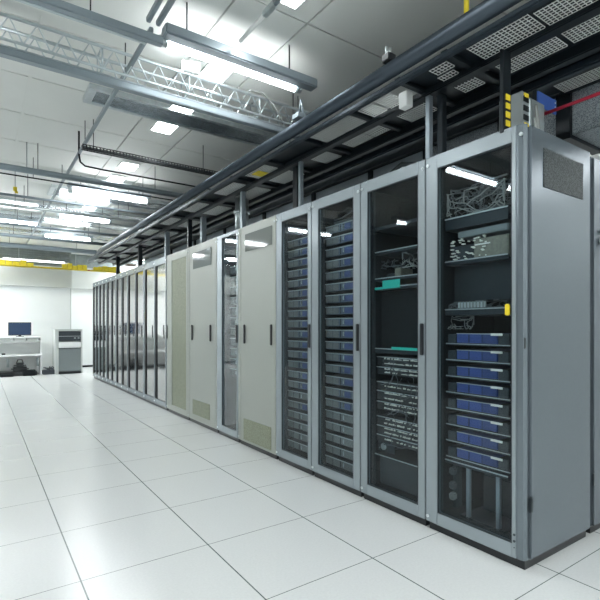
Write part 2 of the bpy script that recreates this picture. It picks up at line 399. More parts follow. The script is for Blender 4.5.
tangle('network_cables', 1.78, 1.90, -.95, -.60, 1.232, 1.27, 26, 'cable', 'cables heaped on the shelf above the blue drawers', 3, .004)
tangle('network_cables', 1.77, 1.84, -.72, -.60, 1.12, 1.19, 10, 'cablel', 'thin pale wires hanging below the shelf above the blue drawers', 4, .0025)
MB()
t = thing('cable_manager', (1.765, -.84, 1.2335), 'pale ribbed cable bracket lying on the shelf above the blue drawers', 'bracket')
mb = MB().box(.0, .014, 0, .17, 0, .03, .003); mb.build('bar', 'lip', t)
mb = MB(); [mb.box(-.004, 0, .008 + k * .02, .014 + k * .02, 0, .034) for k in range(8)]; mb.build('tooth', 'cablel', t)
t = thing('equipment_stand', (1.80, -.96, ZB + .037), 'dark open stand with two posts in the bottom of the nearest cabinet', 'stand')
for yy in (.06, .24): MB().box(0, .02, yy, yy + .022, 0, .29, .002).build('post', 'alud', t)
MB().box(.0, .35, .03, .30, 0, .012).build('base', 'rail', t); MB().box(.15, .35, .06, .26, .02, .22, .006).build('cover', 'darkgear', t)
t = thing('power_strip', (1.80, -.64, .12), 'black power strip with pale plugs beside the bottom stand', 'power strip')
MB().box(0, .05, 0, .03, 0, .26, .004).build('housing', 'rail', t)
for z, m_ in ((.05, 'cablel'), (.11, 'cable'), (.19, 'cable')): MB().box(-.04, 0, -.005, .03, z, z + .04, .008).build('plug', m_, t)
box_o = MB().box(1.83, 1.835, -.97, -.60, 1.275, 1.47).build('blanking_panel', 'rail'); box_o.data.transform(Matrix.Translation((-1.83, .97, -1.275))); box_o.location = (1.83, -.97, 1.275)
tag(box_o, 'plain dark blanking panel in the middle of the nearest cabinet', 'panel')

# ------------------------------------------------------------------ second cabinet: patch panels, teal labels
t = shelf('rack_shelf', -.447, -.03, 1.425, 'thin silver-edged shelf above the teal label in the second cabinet', .022)
t = shelf('rack_shelf', -.447, -.03, 1.368, 'lower shelf carrying the teal label in the second cabinet', .02)
MB().box(-.014, -.009, .19, .34, 0.006, .058).box(-.014, -.009, .34, .412, .004, .018).build('teal_label', 'teal', t)['label'] = 'teal label plate'
t = shelf('rack_shelf', -.447, -.03, .962, 'shelf with a thin teal strip above the patch panels', .03)
MB().box(-.014, -.009, .02, .26, .026, .042).build('teal_strip', 'teal', t)['label'] = 'thin teal strip'
t = shelf('rack_shelf', -.447, -.03, 1.60, 'plain dark upper shelf in the second cabinet', .02)
t = shelf('rack_shelf', -.447, -.03, .288, 'lowest silver-edged shelf in the second cabinet', .014)
t = shelf('rack_shelf', -.447, -.03, 1.76, 'topmost dark shelf in the second cabinet', .02, lip=False)
def patch(w, h, seed, rows):
    t = bpy.data.objects.new('patch_panel', None); COL.objects.link(t); rnd = random.Random(seed)
    MB().box(0, .10, 0, w, 0, h, .002).build('panel', 'chassis', t)
    MB().box(-.004, .0, 0, w, h - .006, h).build('lip', 'lip', t)
    mb = MB(); 
    for r in range(rows):
        zz = .012 + r * (h - .028) / max(1, rows - 1) if rows > 1 else h * .4
        for k in range(24):
            if rnd.random() < .8:
                yy = .03 + k * (w - .10) / 24; s_ = rnd.uniform(.005, .010); mb.box(-.008, .0, yy, yy + s_, zz, zz + rnd.uniform(.004, .010))
    mb.build('port', 'patch', t); return t
pl = [(.880, .058, 2), (.822, .050, 2), (.725, .050, 1), (.655, .062, 2), (.592, .055, 2), (.495, .055, 2), (.435, .055, 2), (.385, .045, 1)]
for i, (z, h, r) in enumerate(pl):
    p = patch(.395, h, i + 10, r); p.location = (1.768, -.43, z)
    tag(p, f'{ORD[i]}{"" if i == 0 else " from the top"} patch panel with pale ports behind the second cabinet\'s glass', 'patch panel', 'patch panels in the second cabinet')
tangle('patch_cords', 1.735, 1.76, -.38, -.10, .38, .92, 22, 'cable', 'thin patch cords looping across the patch panels', 8, .0022, .05)
tangle('network_cables', 1.78, 1.88, -.43, -.25, 1.50, 1.59, 26, 'cablel', 'bright knotted cables right of centre in the second cabinet', 9, .003, .06)
tangle('network_cables', 1.80, 1.90, -.235, -.02, 1.52, 1.57, 12, 'cable', 'dark cables left of the bright knot in the second cabinet', 12, .003, .06)
t = thing('control_unit', (1.80, -.21, 1.449), 'small beige unit on the shelf above the teal label', 'electronics')
MB().box(0, .12, 0, .05, 0, .055, .004).build('casing', 'tan', t); MB().box(.02, .14, .055, .15, 0, .03, .01).build('cover', 'darkgear', t)
t = thing('blanking_panel', (1.80, -.447, .99), 'tall dark blanking panels between the teal-marked shelves', 'panel')
MB().box(0, .006, 0, .23, 0, .37).build('panel', 'liner', t); MB().box(.002, .008, .232, .407, 0, .37).build('panel', 'liner', t)
t = thing('blanking_panel', (1.79, -.447, .105), 'dark lower cover panel below the lowest shelf in the second cabinet', 'panel'); MB().box(0, .006, 0, .407, 0, .18).build('panel', 'darkgear', t)
t = thing('lock_plate', (1.79, -.17, .315), 'square plate with round silver lock below the patch panels', 'lock')
MB().box(0, .005, 0, .15, 0, .06, .002).box(-.004, 0, .05, .14, .0, .07, .002).build('plate', 'darkgear', t); MB().tube([(-.012, .09, .035), (0, .09, .035)], .022, 16).build('lock', 'galv', t)
MB().tube([(-.004, .13, .02), (0, .13, .02)], .006, 8).build('screw', 'lip', t)
t = thing('cable_manager', (1.79, .13, 1.895), 'cable bar with loops above the servers left of the teal-labelled cabinet', 'bracket')
MB().box(0, .02, 0, .32, 0, .015).build('bar', 'cable', t); MB().tube([(0, .01, .02), (-.02, .1, .05), (-.02, .2, .02), (0, .31, .03)], .006, 6).tube([(.02, .04, .05), (0, .16, .09), (.02, .3, .06)], .004, 6).build('cable', 'cable', t)
# a few dark units inside the far cabinets
gr = 'dark units in the far cabinets'; k0 = None
for j, ((a, b), n) in enumerate(zip(far, farlab)):
    for i, z in enumerate((.12, .23, .56, .66, .76)):
        lab = f'{["lowest", "second-lowest", "third-lowest", "fourth-lowest", "highest"][i]} dark unit in the {n} double glass-door cabinet'
        if k0 is None:
            k0 = thing('server_unit', (1.775, a + .07, z), lab, 'server', gr); wq = .52
            MB().box(.01, .45, 0, wq, 0, .08).build('chassis', 'chassis', k0); MB().box(0, .012, 0, wq, 0, .08, .003).build('bezel', 'darkgear', k0); MB().box(-.006, 0, .02, wq - .02, .065, .072).build('lip', 'lip', k0)
        else: dup(k0, (1.775, a + .07, z), lab, gr)

# ------------------------------------------------------------------ overhead cable tray
TY0, TY1 = -2.3, 8.55
tr = thing('cable_tray', (1.5, TY0, 2.46), 'long black overhead cable tray running above the cabinet row', 'cable tray')
def tb(name, m, x0, x1, y0, y1, z0, z1, bev=0.): return box(name, m, x0 - 1.5, x1 - 1.5, y0 - TY0, y1 - TY0, z0 - 2.46, z1 - 2.46, tr, bev)
MB().tube([(.0, 0, .10), (.0, 9.2, .10), (.02, 9.6, .10), (.05, 9.9, .08), (.06, TY1 - TY0, .06)], .042, 16).build('side_rail', 'tube', tr)['label'] = 'round front side rail'
tb('lower_rail', 'tube', 1.515, 1.555, TY0, TY1, 2.475, 2.505, .006)
tb('lower_rail', 'black', 1.735, 1.80, TY0, TY1, 2.468, 2.51, .006)
tb('lower_rail', 'black', 2.02, 2.07, TY0, TY1, 2.46, 2.52, .006)
tb('lower_rail', 'tube', 2.14, 2.18, TY0, TY1, 2.45, 2.50, .01)
tb('back_rail', 'black', 2.18, 2.22, TY0, TY1, 2.46, 2.58, .006)
deck = MB()
for a, b in ((TY0, -.42), (-.04, TY1)): deck.box(.05, .70, a - TY0, b - TY0, .055, .062)
deck.box(.30, .70, -.42 - TY0, -.04 - TY0, .055, .062)
deck.build('deck', 'black', tr)
MB().box(.72, 1.14, -.797 - TY0, TY1 - TY0, .16, .167).build('rear_sheet', 'black', tr)
def grid(x0, x1, y0, y1, z=2.497, p=.0205, wd=.0016):
    mb = MB()
    n = max(1, round((x1 - x0) / p)); 
    for k in range(n + 1): c = x0 + (x1 - x0) * k / n; mb.box(c - wd - 1.5, c + wd - 1.5, y0 - TY0, y1 - TY0, z - .003 - 2.46, z - 2.46)
    n = max(1, round((y1 - y0) / p))
    for k in range(n + 1): c = y0 + (y1 - y0) * k / n; mb.box(x0 - 1.5, x1 - 1.5, c - wd - TY0, c + wd - TY0, z - 2.46, z + .003 - 2.46)
    mb.build('wire_mesh', 'wire', tr)
bays = [(1.585, 1.735, -1.17, -.86), (1.60, 1.735, -1.55, -1.19), (1.60, 1.735, -1.95, -1.6), (1.84, 1.96, -1.16, -.85), (1.84, 1.96, -1.45, -1.19), (1.84, 1.96, -1.9, -1.5),
        (1.59, 1.66, -.73, -.62), (1.685, 1.735, -.70, -.60), (1.81, 1.94, -.72, -.59), (1.81, 1.98, -.36, -.14), (1.59, 1.725, -.17, -.05), (1.59, 1.73, -.325, -.20),
        (1.58, 1.73, .03, .22), (1.58, 1.73, .24, .46), (1.81, 1.95, .0, .18), (1.81, 1.95, .2, .42), (1.83, 2.0, .62, .82),
        (1.60, 1.73, 1.16, 1.5), (1.83, 2.01, 1.16, 1.5)]
y = 1.75
while y < 8.2:
    bays += [(1.60, 1.73, y, y + .44), (1.82, 2.01, y, y + .44)]; y += .88
for b in bays: grid(*b)
y = 1.62; cb = MB()
for yy in [-2.2, -1.56, -.79, -.47, -.02, .52, 1.05, 1.62] + [1.62 + .88 * k for k in range(1, 8)]:
    cb = MB().box(.02, .70, yy - TY0, yy + .04 - TY0, .030, .054, .004).build('crossbar', 'black', tr)
MB().box(.12, .22, 1.30 - TY0, 1.42 - TY0, .028, .034).build('caution_label', 'yellow', tr)['label'] = 'yellow label'
# equipment on and under the tray
t = thing('junction_box', (1.655, -.40, 2.42), 'small white junction box hung under the tray beside the near post', 'junction box')
MB().box(0, .055, 0, .065, 0, .09, .004).build('housing', 'white', t); MB().box(.02, .05, .03, .06, .09, .10).build('bracket', 'galv', t)
t = thing('rail_clamp', (1.49, -.42, 2.60), 'small black clamp with silver bolts on the tray\'s round rail', 'clamp')
MB().box(-.03, .03, -.03, .03, 0, .045, .006).build('base', 'ink', t)
for dx in (-.015, .012): MB().tube([(dx, 0, .03), (dx, 0, .085)], .010, 8).build('bolt', 'galv', t)
mb = MB().tube([(1.50, -.92, 2.60), (1.50, -.92, H)], .012, 8)
solo('hanger_rod', 'yellow', mb, 'yellow hanger rod dropping from ceiling to the tray, top right', 'rod', (1.50, -.92, 2.60))
# posts
def post(x, y, w, z0, z1, m, label):
    t = thing('support_post', (x, y, z0), label, 'post', 'posts between cabinets and tray')
    MB().box(-w, w, -w, w, 0, z1 - z0, .003).build('shaft', m, t); MB().box(-w * 1.5, w * 1.5, -w * 1.5, w * 1.5, -.0, .008).build('foot', m, t)
PZ = ZT - .012
for x, y, w_, m_, l in [(1.75, -.485, .016, 'alud', 'bright grey post above the gap between the two nearest cabinets'),
                        (1.80, -.535, .02, 'black', 'black post just right of the bright grey one'),
                        (1.75, .83, .016, 'alud', 'bright grey post above the narrower glass cabinet'),
                        (1.80, .95, .03, 'black', 'thick black post above the narrower glass cabinet'),
                        (1.76, 1.86, .022, 'alud', 'grey post next to the silver duct above the slim cabinet'),
                        (1.86, 3.10, .03, 'alud', 'grey post above the farther solid-door cabinet'),
                        (1.78, 3.34, .025, 'black', 'dark post above the olive mesh cabinet'),
                        (1.80, 4.25, .03, 'alud', 'grey post above the first far double cabinet'),
                        (1.80, 5.6, .03, 'black', 'dark post above the second far double cabinet'),
                        (1.80, 7.1, .03, 'black', 'dark post above the fourth far double cabinet')]:
    post(x, y, w_, PZ, 2.462, m_, l)
t = thing('vent_pipe', (1.87, 2.10, PZ + .002), 'round silver duct rising from the slim cabinet to the tray', 'duct')
MB().tube([(0, 0, 0), (0, 0, .395)], .07, 24).build('pipe', 'galv', t)
MB().tube([(0, 0, .24), (0, 0, .27)], .085, 24).build('collar', 'alu', t); MB().box(-.08, .08, -.09, .09, 0, .03, .003).build('flange', 'lip', t)

# overhead duct behind the tray
ad = thing('air_duct', (2.68, -2.3, 2.34), 'long perforated grey duct running behind the overhead tray', 'duct')
segs = [(-2.3, -.84, 'duct'), (-.75, -.39, 'duct'), (-.335, .27, 'duct'), (.355, .98, 'ductp'), (1.03, 1.9, 'ductp'), (1.96, 3.0, 'ductp'), (3.06, 4.2, 'ductp'), (4.26, 5.4, 'ductp'), (5.46, 6.6, 'ductp'), (6.66, 8.4, 'ductp')]
for a, b, m_ in segs: MB().box(0, .45, a + 2.3, b + 2.3, 0 if m_ == 'duct' else -.14, .30, .004).build('duct_section', m_, ad)
for (a, b, _), (c, d, _) in zip(segs, segs[1:]): MB().box(-.02, .42, b + 2.3, c + 2.3, -.16 if c > -.6 else -.02, .31).build('flange', 'black', ad)
MB().box(-.025, .0, 0, 10.7, .27, .31, .004).build('edge_strip', 'black', ad)
mb = MB()
for k in range(2): mb.tube([(2.66, .9, 2.40), (2.60, .80 + k * .04, 2.44), (2.56, .5, 2.50 + k * .02), (2.58, .2, 2.44), (2.655, .06, 2.37)], .012, 6)
solo('hanging_cable', 'cable', mb, 'grey cables drooping in front of the duct above the stacked servers', 'cable', (2.60, .8, 2.37))
# wire grid shelf between tray and duct near the right edge
t = thing('mesh_shelf', (2.395, -1.7, 2.60), 'wire mesh shelf section behind the tray at upper right', 'mesh shelf')
mb = MB(); wd = .0019
for k in range(12): c = .0 + .021 * k; mb.box(c - wd, c + wd, 0, .88, 0, .005)
for k in range(43): c = .021 * k; mb.box(0, .231, c - wd, c + wd, .005, .010)
mb.build('wire_mesh', 'wire', t); MB().box(-.02, .232, -.02, .90, .02, .03).build('deck', 'black', t)
MB().box(.232, .25, -.02, .90, -.01, .03).build('edge_strip', 'black', t)
# white slatted light shelf beyond the second row
t = thing('slatted_ceiling_grille', (3.16, -1.0, 2.58), 'white slatted grille seen beyond the duct at the right edge', 'grille')
for k in range(11): MB().box(0, 1.9, k * .13, k * .13 + .075, 0, .02, .002).build('slat', 'white', t)
for x in (0, .62, 1.25, 1.86): MB().box(x, x + .04, 0, 1.38, .02, .05).build('bearer', 'liner', t)
mb = MB(); [mb.tube([(x, y, .05), (x, y, H - 2.58)], .006, 6) for x in (.02, 1.88) for y in (.05, 1.33)]; mb.build('hanger', 'galv', t)
# things on the near cabinet
t = thing('power_supply_box', (1.78, -1.04, PZ + .002), 'silver box with yellow-marked sockets on top of the nearest cabinet', 'electronics')
MB().box(.06, .20, -.0, .14, 0, .20, .008).build('casing', 'galv', t)
MB().box(.0, .06, .005, .13, 0, .215, .004).build('socket_panel', 'grey', t)
mb = MB(); [mb.box(.006, .05, .0, .006, .03 + k * .045, .055 + k * .045) for k in range(4)]; mb.build('socket', 'liner', t)
MB().box(.01, .045, -.001, .004, .185, .205).box(.01, .045, -.002, .003, .045, .06).build('marker', 'yellow', t)
MB().tube([(.09, -.012, .16), (.10, -.02, .05), (.12, -.015, .015), (.10, -.012, .02), (.085, -.01, .10)], .008, 8).build('cable', 'cablel', t)
t = thing('labelled_strip', (1.71, -1.0, PZ), 'black upright strip with four yellow labels above the nearest cabinet', 'label strip')
MB().box(-.035, .03, .0, .02, 0, .40, .002).build('strip', 'black', t)
for k in range(4): MB().box(-.016, .018, -.004, 0, .035 + k * .042, .063 + k * .042).build('label', 'yellow', t)
t = thing('blue_plate', (1.988, -1.0, PZ), 'blue rectangular plate beside the silver box on the nearest cabinet', 'plate')
MB().box(0, .185, 0, .008, .215, .29, .001).build('plate', 'bplate', t)
MB().box(.0, .03, .010, .03, 0, .30).build('bracket', 'black', t)
mb = MB(); [mb.tube([(x, -.003, z), (x, .001, z)], .004, 8) for x, z in ((.17, .23), (.17, .25), (.17, .272), (.155, .23))]; mb.build('hole', 'tag', t)
t = thing('cable_gland', (2.02, -.95, PZ + .002), 'black plug housing in front of the blue plate on the nearest cabinet', 'connector')
MB().box(0, .10, 0, .06, 0, .09, .012).build('housing', 'liner', t); MB().tube([(.03, 0, .05), (.02, -.03, .08), (.05, -.04, .03), (.09, -.03, .015)], .010, 8).build('cable', 'cable', t)
t = thing('cable_connector', (2.20, -1.02, PZ), 'small grey connector on the rear corner of the nearest cabinet', 'connector')
MB().box(0, .05, 0, .05, 0, .04, .01).build('housing', 'grey', t); MB().tube([(-.06, .02, .02), (0, .02, .03), (.05, .0, .05)], .010, 8).build('cable', 'cable', t)
t = thing('marking_strip', (2.33, -1.09, 2.062), 'thin white strip with yellow spots along the rear top edge', 'strip')
MB().box(.0, .045, .0, .45, 0, .012).build('strip', 'tag', t)
mb = MB(); [mb.box(.008, .03, .03 + k * .07, .055 + k * .07, .012, .015) for k in range(5)]; mb.build('spot', 'yellow', t)
solo('red_cable', 'red', MB().tube([(2.02, -1.015, 2.235), (2.02, -1.3, 2.235), (2.02, -1.7, 2.24), (2.02, -2.2, 2.25)], .009, 8), 'red cable stretched below the tray at upper right', 'cable', (2.02, -1.6, 2.24))

# ------------------------------------------------------------------ under the ceiling
def bar(name, m, pts, r, label, cat, n=10, group=None): return solo(name, m, MB().tube(pts, r, n), label, cat, pts[0], group)
def rods(t, xs_, y, z, m='ink', r=.004):
    for x in xs_: MB().tube([(x, y, z), (x, y, H - t.location.z)], r, 6).build('hanger_rod', m, t)
# truss
def truss(x0, x1, y, z0, z1, dy, label):
    t = thing('truss_beam', (x0, y, z0), label, 'truss'); L = x1 - x0; h = z1 - z0
    for yy in (0, dy):
        MB().tube([(0, yy, 0), (L, yy, 0)], .009, 8).build('bottom_chord', 'alu', t)
        MB().tube([(0, yy, h), (L, yy, h)], .011, 8).build('top_chord', 'alu', t)
    k = 0; x = 0; st = .145
    while x + st <= L:
        for yy in (0, dy):
            if k < 24: MB().tube([(x, yy, 0), (x + st / 2, yy, h), (x + st, yy, 0)], .0055, 6).build('lattice', 'alu', t)
        if k % 4 == 0: MB().tube([(x, 0, 0), (x, dy, 0), (x, dy, h), (x, 0, h), (x, 0, 0)], .006, 6).build('frame', 'alu', t)
        x += st; k += 1
    rods(t, (L * .97,), dy / 2, h)
    return t
truss(-.30, 1.92, .95, 2.80, 2.94, .15, 'silver lattice truss crossing the aisle below the ceiling')
t = thing('ceiling_beam', (-.30, 1.0, 2.735), 'grey box beam right under the lattice truss', 'beam')
MB().box(0, 2.15, -.01, .05, 0, .045, .005).build('beam', 'alud', t); MB().box(0, 2.15, -.012, .052, .045, .052).build('cap_strip', 'alu', t); rods(t, (2.1,), .02, .052)
t = thing('ceiling_beam', (-1.6, .43, 2.78), 'grey rail crossing at the top left in line with the nearest tube lamp', 'beam')
MB().box(0, 2.11, 0, .05, 0, .045, .005).build('beam', 'alud', t); MB().box(0, 2.02, .045, .065, -.004, .012).build('cap_strip', 'alu', t); rods(t, (.4, 1.72), .02, .045)
# lamps
def tube_lamp(x, y, z, L, label, n='tube_lamp', grp='hanging tube lamps', over=True):
    t = thing(n, (x, y, z), label, 'lamp', grp)
    (MB().box(-.04, L + .04, -.05, .05, .056, .10, .008) if over else MB().box(-.02, L + .10, -.12, -.035, .0, .065, .008)).build('housing', 'alud', t)
    MB().tube([(0.03, 0, .012), (L - .03, 0, .012)], .030 if over else .026, 16).build('tube', 'lamp', t)
    if not over: MB().box(0, L, -.034, .002, .044, .050).build('light_shield', 'alud', t)  # added plate that holds the tube's light off the ceiling
    for xx in (0, L): MB().tube([(xx - .025, 0, .012), (xx + .025, 0, .012)], .040 if over else .030, 16).build('end_cap', 'galv', t)
    MB().box(-.01, .01, -.04, .0, .0, .06).box(L - .01, L + .01, -.04, .0, .0, .06).build('bracket', 'galv', t)
    for xx in (.12, L - .12): MB().tube([(xx, 0 if over else -.08, .065), (xx, 0 if over else -.08, H - z)], .005, 6).build('hanger_rod', 'ink', t)
    return t
tube_lamp(.54, .54, 2.85, .98, 'nearest glowing tube lamp, hanging before the lattice truss', over=False)
L2 = tube_lamp(.60, 4.42, 2.88, .98, 'long glowing tube lamp hanging midway down the aisle')
tube_lamp(.66, 6.08, 2.88, .78, 'glowing tube lamp behind the midway one')
tube_lamp(-.45, 7.10, 2.88, .95, 'glowing tube lamp left of the overhead bar, near the far end')
tube_lamp(.66, 8.10, 2.88, .85, 'glowing tube lamp farthest down the aisle')
i = 0
for y, z in zip((-.02, 1.10, 1.86, 2.28, 3.65, 4.24, 4.86, 6.03, 6.88, 7.67), range(10)):
    t = thing('ceiling_light', (1.12, y, H - .022), f'{["first", "second", "third", "fourth", "fifth", "sixth", "seventh", "eighth", "ninth", "last"][i]} small square ceiling light in the row going away', 'lamp', 'square ceiling lights in a row')
    MB().box(-.10, .10, -.13, .13, .004, .022).build('frame', 'white', t); MB().box(-.09, .09, -.12, .12, 0, .006).build('diffuser', 'panel', t); i += 1
# lamps over the open part of the room, outside the frame, then added fill panels
for x, y, L, n in ((-1.33, 1.0, 1.0, 'in line with the lattice truss, past its left end'), (-2.60, 1.0, 1.1, 'by the left wall, in line with the lattice truss'), (-1.66, 4.65, 1.0, 'left of the midway tube lamp'), (-1.22, 6.28, 1.0, 'left of the silver duct between the two far lamps'), (-2.75, 9.55, 1.0, 'in the far left corner, close to wall'), (-1.70, 9.3, .9, 'over the left end of the white desk'), (-2.06, 3.13, .28, 'very short one before the thick grey pipe')):
    tube_lamp(x, y, 2.83, L, 'glowing tube lamp outside the view, ' + n, grp='tube lamps outside the view')
for x, y in [(-2.3, -3.6), (-2.3, -2.0), (-.9, -3.6), (-.9, -2.0), (.6, -3.6), (.6, -2.0), (2.4, -3.8), (5.7, -3.0)] + [(4.3, 0), (4.3, 2.2), (4.3, 5.5), (-1.0, 9.95), (-2.3, 9.95), (3.3, 11.1)]:  # fill panels added for brightness, set clear of the near glass reflections
    t = thing('fill_light_panel', (x, y, H - .03), 'large flat fill light panel added on the ceiling out of the main view', 'lamp', 'added fill light panels')
    MB().box(-.32, .32, -.62, .62, .004, .03).build('frame', 'white', t); MB().box(-.30, .30, -.60, .60, 0, .006).build('diffuser', 'bigfar' if y > 9 else 'big', t)
# small conduit fixture
t = thing('strip_fixture', (.96, -.22, 2.90), 'slim angled strip fixture hanging above the nearest tube lamp', 'lamp')
MB().box(-.012, .012, 0, .16, 0, .03, .004).build('driver', 'alud', t); MB().box(-.016, .016, .14, .26, -.004, .03, .004).build('socket', 'galv', t); MB().tube([(0, .26, .012), (0, .56, .012)], .012, 10).build('tube', 'white', t)
MB().tube([(0, .02, .03), (-.01, .0, .2)], .006, 6).build('hanger', 'cablel', t)
# spotlight on truss
t = thing('spotlight', (.88, .95, 2.945), 'small bright spotlight clamped on the lattice truss', 'lamp')
MB().tube([(0, .0, .0), (0, .0, .05)], .012, 8).build('clamp', 'galv', t); MB().tube([(-.06, 0, .05), (.05, -.03, .05)], .038, 14).build('housing', 'white', t); MB().tube([(-.066, .001, .05), (-.06, 0, .05)], .034, 14).build('lens', 'panel', t)
# longitudinal struts
for x, y0, y1, l in ((.420, -1.6, .43, 'left of twin grey bars running overhead toward the camera'), (.475, -1.6, .43, 'right of twin grey bars running overhead toward the camera'), (.46, .50, 9.3, 'long thin grey bar running along the aisle below the ceiling')):
    t = thing('ceiling_bar', (x, y0, 2.87), l, 'bar', 'bars running along the aisle')
    MB().box(-.012, .012, 0, y1 - y0, 0, .03, .003).build('bar', 'alud', t)
    for yy in ([.4] if y1 < 1 else [.6, 2.1, 3.6, 5.6, 7.6]): MB().tube([(0, yy, .03), (0, yy, H - 2.87)], .004, 6).build('hanger_rod', 'ink', t)
# pipes across the aisle
for (y, z, r, m_, l) in ((3.50, 2.79, .034, 'alud', 'thick grey pipe crossing the aisle, nearest of the pipes'),
                         (4.02, 2.86, .008, 'liner', 'thin dark rod crossing just beyond the thick grey pipe'),
                         (4.75, 2.80, .016, 'alud', 'thin grey pipe crossing next beyond the midway tube lamp'),
                         (5.35, 2.80, .022, 'galv', 'silver pipe crossing beyond the midway tube lamp'),
                         (6.75, 2.80, .022, 'alud', 'grey pipe crossing before the farthest tube lamp'),
                         (7.75, 2.78, .032, 'alud', 'thick grey pipe crossing near the farthest tube lamp'),
                         (9.1, 2.80, .05, 'alud', 'thick grey pipe crossing close to the far wall')):
    t = thing('ceiling_pipe', (-3.0, y, z), l, 'pipe', 'pipes crossing the aisle')
    MB().tube([(0, 0, 0), (4.8, 0, 0)], r, 12).build('pipe', m_, t)
    for x in (3.15, 4.4): MB().tube([(x, 0, r * .8), (x, 0, H - z)], .004, 6).build('hanger_rod', 'ink', t)
# reflective ducts / grilles under ceiling
for (x0, x1, y0, y1, l) in ((.36, 2.3, 1.82, 2.12, 'wide silver ventilation duct just beyond the lattice truss'), (.45, 3.0, 5.05, 5.55, 'silver duct beyond the midway tube lamp'), (-.1, 3.0, 6.2, 6.7, 'broad silver duct between the two far tube lamps'), (-.8, 3.0, 7.2, 7.6, 'silver duct before the farthest tube lamp'), (-1.5, 3.0, 8.5, 9.0, 'farthest silver duct under the ceiling')):
    t = thing('ventilation_duct', (x0, y0, H - .04), l, 'duct', 'silver ducts under the ceiling'); w_, d_ = x1 - x0, y1 - y0
    f = MB(); f.box(0, w_, 0, .035, 0, .04); f.box(0, w_, d_ - .035, d_, 0, .04); f.box(0, .06, .035, d_ - .035, 0, .04); f.box(w_ - .06, w_, .035, d_ - .035, 0, .04); f.build('frame', 'galv', t)
    MB().box(.06, w_ - .06, .035, d_ - .035, .008, .04).build('foil_panel', 'foil', t)
# black wire tray + hook
t = thing('wire_tray', (.42, 2.50, 2.80), 'narrow black wire tray crossing beyond the lattice truss', 'cable tray')
f = MB(); n = 46
for yy in (0, .05): f.tube([(0, yy, 0), (1.38, yy, 0)], .006, 6); f.tube([(0, yy, .035), (1.38, yy, .035)], .005, 6)
for k in range(n): f.box(k * .03, k * .03 + .012, 0, .05, -.003, .003); f.box(k * .03, k * .03 + .01, -.003, .003, 0, .035)
f.build('basket', 'ink', t); MB().tube([(.0, .025, .012), (1.38, .025, .012)], .014, 8).build('cable', 'cable', t); rods(t, (.1, 1.2), .025, .0)
solo('drop_cable', 'liner', MB().tube([(.455, 2.9, H), (.455, 2.9, 2.86), (.47, 2.92, 2.80), (.52, 2.95, 2.775), (.70, 2.96, 2.772), (1.2, 2.96, 2.772), (1.9, 2.96, 2.772)], .009, 8), 'black cable dropping from the ceiling and bending level, beyond the wire tray', 'cable', (.455, 2.9, 2.772))
for x, y, l in ((-.005, 4.45, 'thin rod with yellow clip hanging at the left edge'), (.05, 3.53, 'plain thin rod hanging at the left above the thick grey pipe')):
    t = thing('hanging_rod', (x, y, 2.5 if x < .04 else 2.825), l, 'rod'); MB().tube([(0, 0, 0), (0, 0, H - t.location.z)], .004, 6).build('rod', 'grey', t)
    if x < .04:
        MB().box(-.02, .02, -.01, .01, .285, .335, .003).box(-.005, .03, -.01, .01, .26, .285, .003).build('clip', 'yellow', t)
# loop cables at the truss's right end
solo('loop_cable', 'cablel', MB().tube([(1.30, .97, 2.90), (1.36, .96, 2.98), (1.46, .94, 2.98), (1.55, .92, 2.90), (1.62, .93, 2.82), (1.66, .96, 2.79)], .007, 8), 'pale cable looping at the right end of the lattice truss', 'cable', (1.3, .97, 2.79))
# bracket joining lamp rail to the tray
t = thing('mounting_bracket', (1.50, .46, 2.625), 'small grey triangular bracket on the tray rail beside the nearest tube lamp', 'bracket')
MB().tube([(-.0, -.03, 0), (.0, .0, .12), (.0, .03, 0)], .008, 6).build('brace', 'alud', t); MB().box(-.05, .02, -.04, .04, -.02, .01).build('plate', 'alud', t)

# ------------------------------------------------------------------ far end
t = thing('yellow_fibre_tray', (-1.2, 10.45, 2.52), 'yellow fibre tray crossing in front of the far wall', 'cable tray')
MB().box(0, 3.85, 0, .14, 0, .012).box(0, 3.85, 0, .01, 0, .03).box(0, 3.85, .13, .14, 0, .03).build('trough', 'yellow', t)
random.seed(9)
for a, b in ((1.2, 1.9), (2.5, 3.05), (3.2, 3.75)):
    for k in range(5):
        s_ = a + (b - a) * k / 5; MB().box(s_, s_ + (b - a) / 5 - .01, -.01, .15, .03, .10 + random.uniform(.0, .06), .004).build('cover', 'yellow', t)
mb = MB(); 
for x in (.4, 1.6, 2.8): mb.tube([(x, .07, .012), (x, .07, H - 2.52)], .005, 6)
mb.build('hanger_rod', 'galv', t)
MB().box(3.06, 3.11, -.012, .0, .0, .02).build('marker', 'red', t)
solo('beige_sign', 'brown', MB().box(2.55, 2.80, 9.6, 9.62, 2.60, 2.66), 'small beige sign hanging above the farthest cabinet', 'sign', (2.55, 9.6, 2.60))
mb = MB(); mb.tube([(2.3, 9.65, 2.68), (3.4, 9.65, 2.68)], .012, 8).tube([(2.6, 9.63, 2.655), (2.6, 9.65, 2.68)], .004, 6).tube([(2.35, 9.65, 2.68), (2.35, 9.65, H)], .004, 6)
solo('ceiling_pipe', 'alu', mb, 'thin silver rail above the farthest cabinet', 'pipe', (2.3, 9.65, 2.68))
t = thing('wall_strip_light', (-.8, 10.86, 2.70), 'bright strip light on the far wall above the yellow tray', 'lamp')
MB().box(0, 2.3, 0, .06, 0, .03).build('housing', 'white', t); MB().box(.9, 2.2, -.01, 0, .0, .05).build('diffuser', 'stripglow', t)
mb = MB(); random.seed(4)
for k in range(7): z = 2.72 + k * .05; mb.tube([(XL + .3, YF - .06 - .01 * (k % 3), z), (1.5, YF - .06 - .01 * (k % 3), z)], .010, 6)
for k in range(22): x = -.6 + k * .1; mb.tube([(x, YF - .085, 2.68), (x, YF - .085, H)], .006, 6)
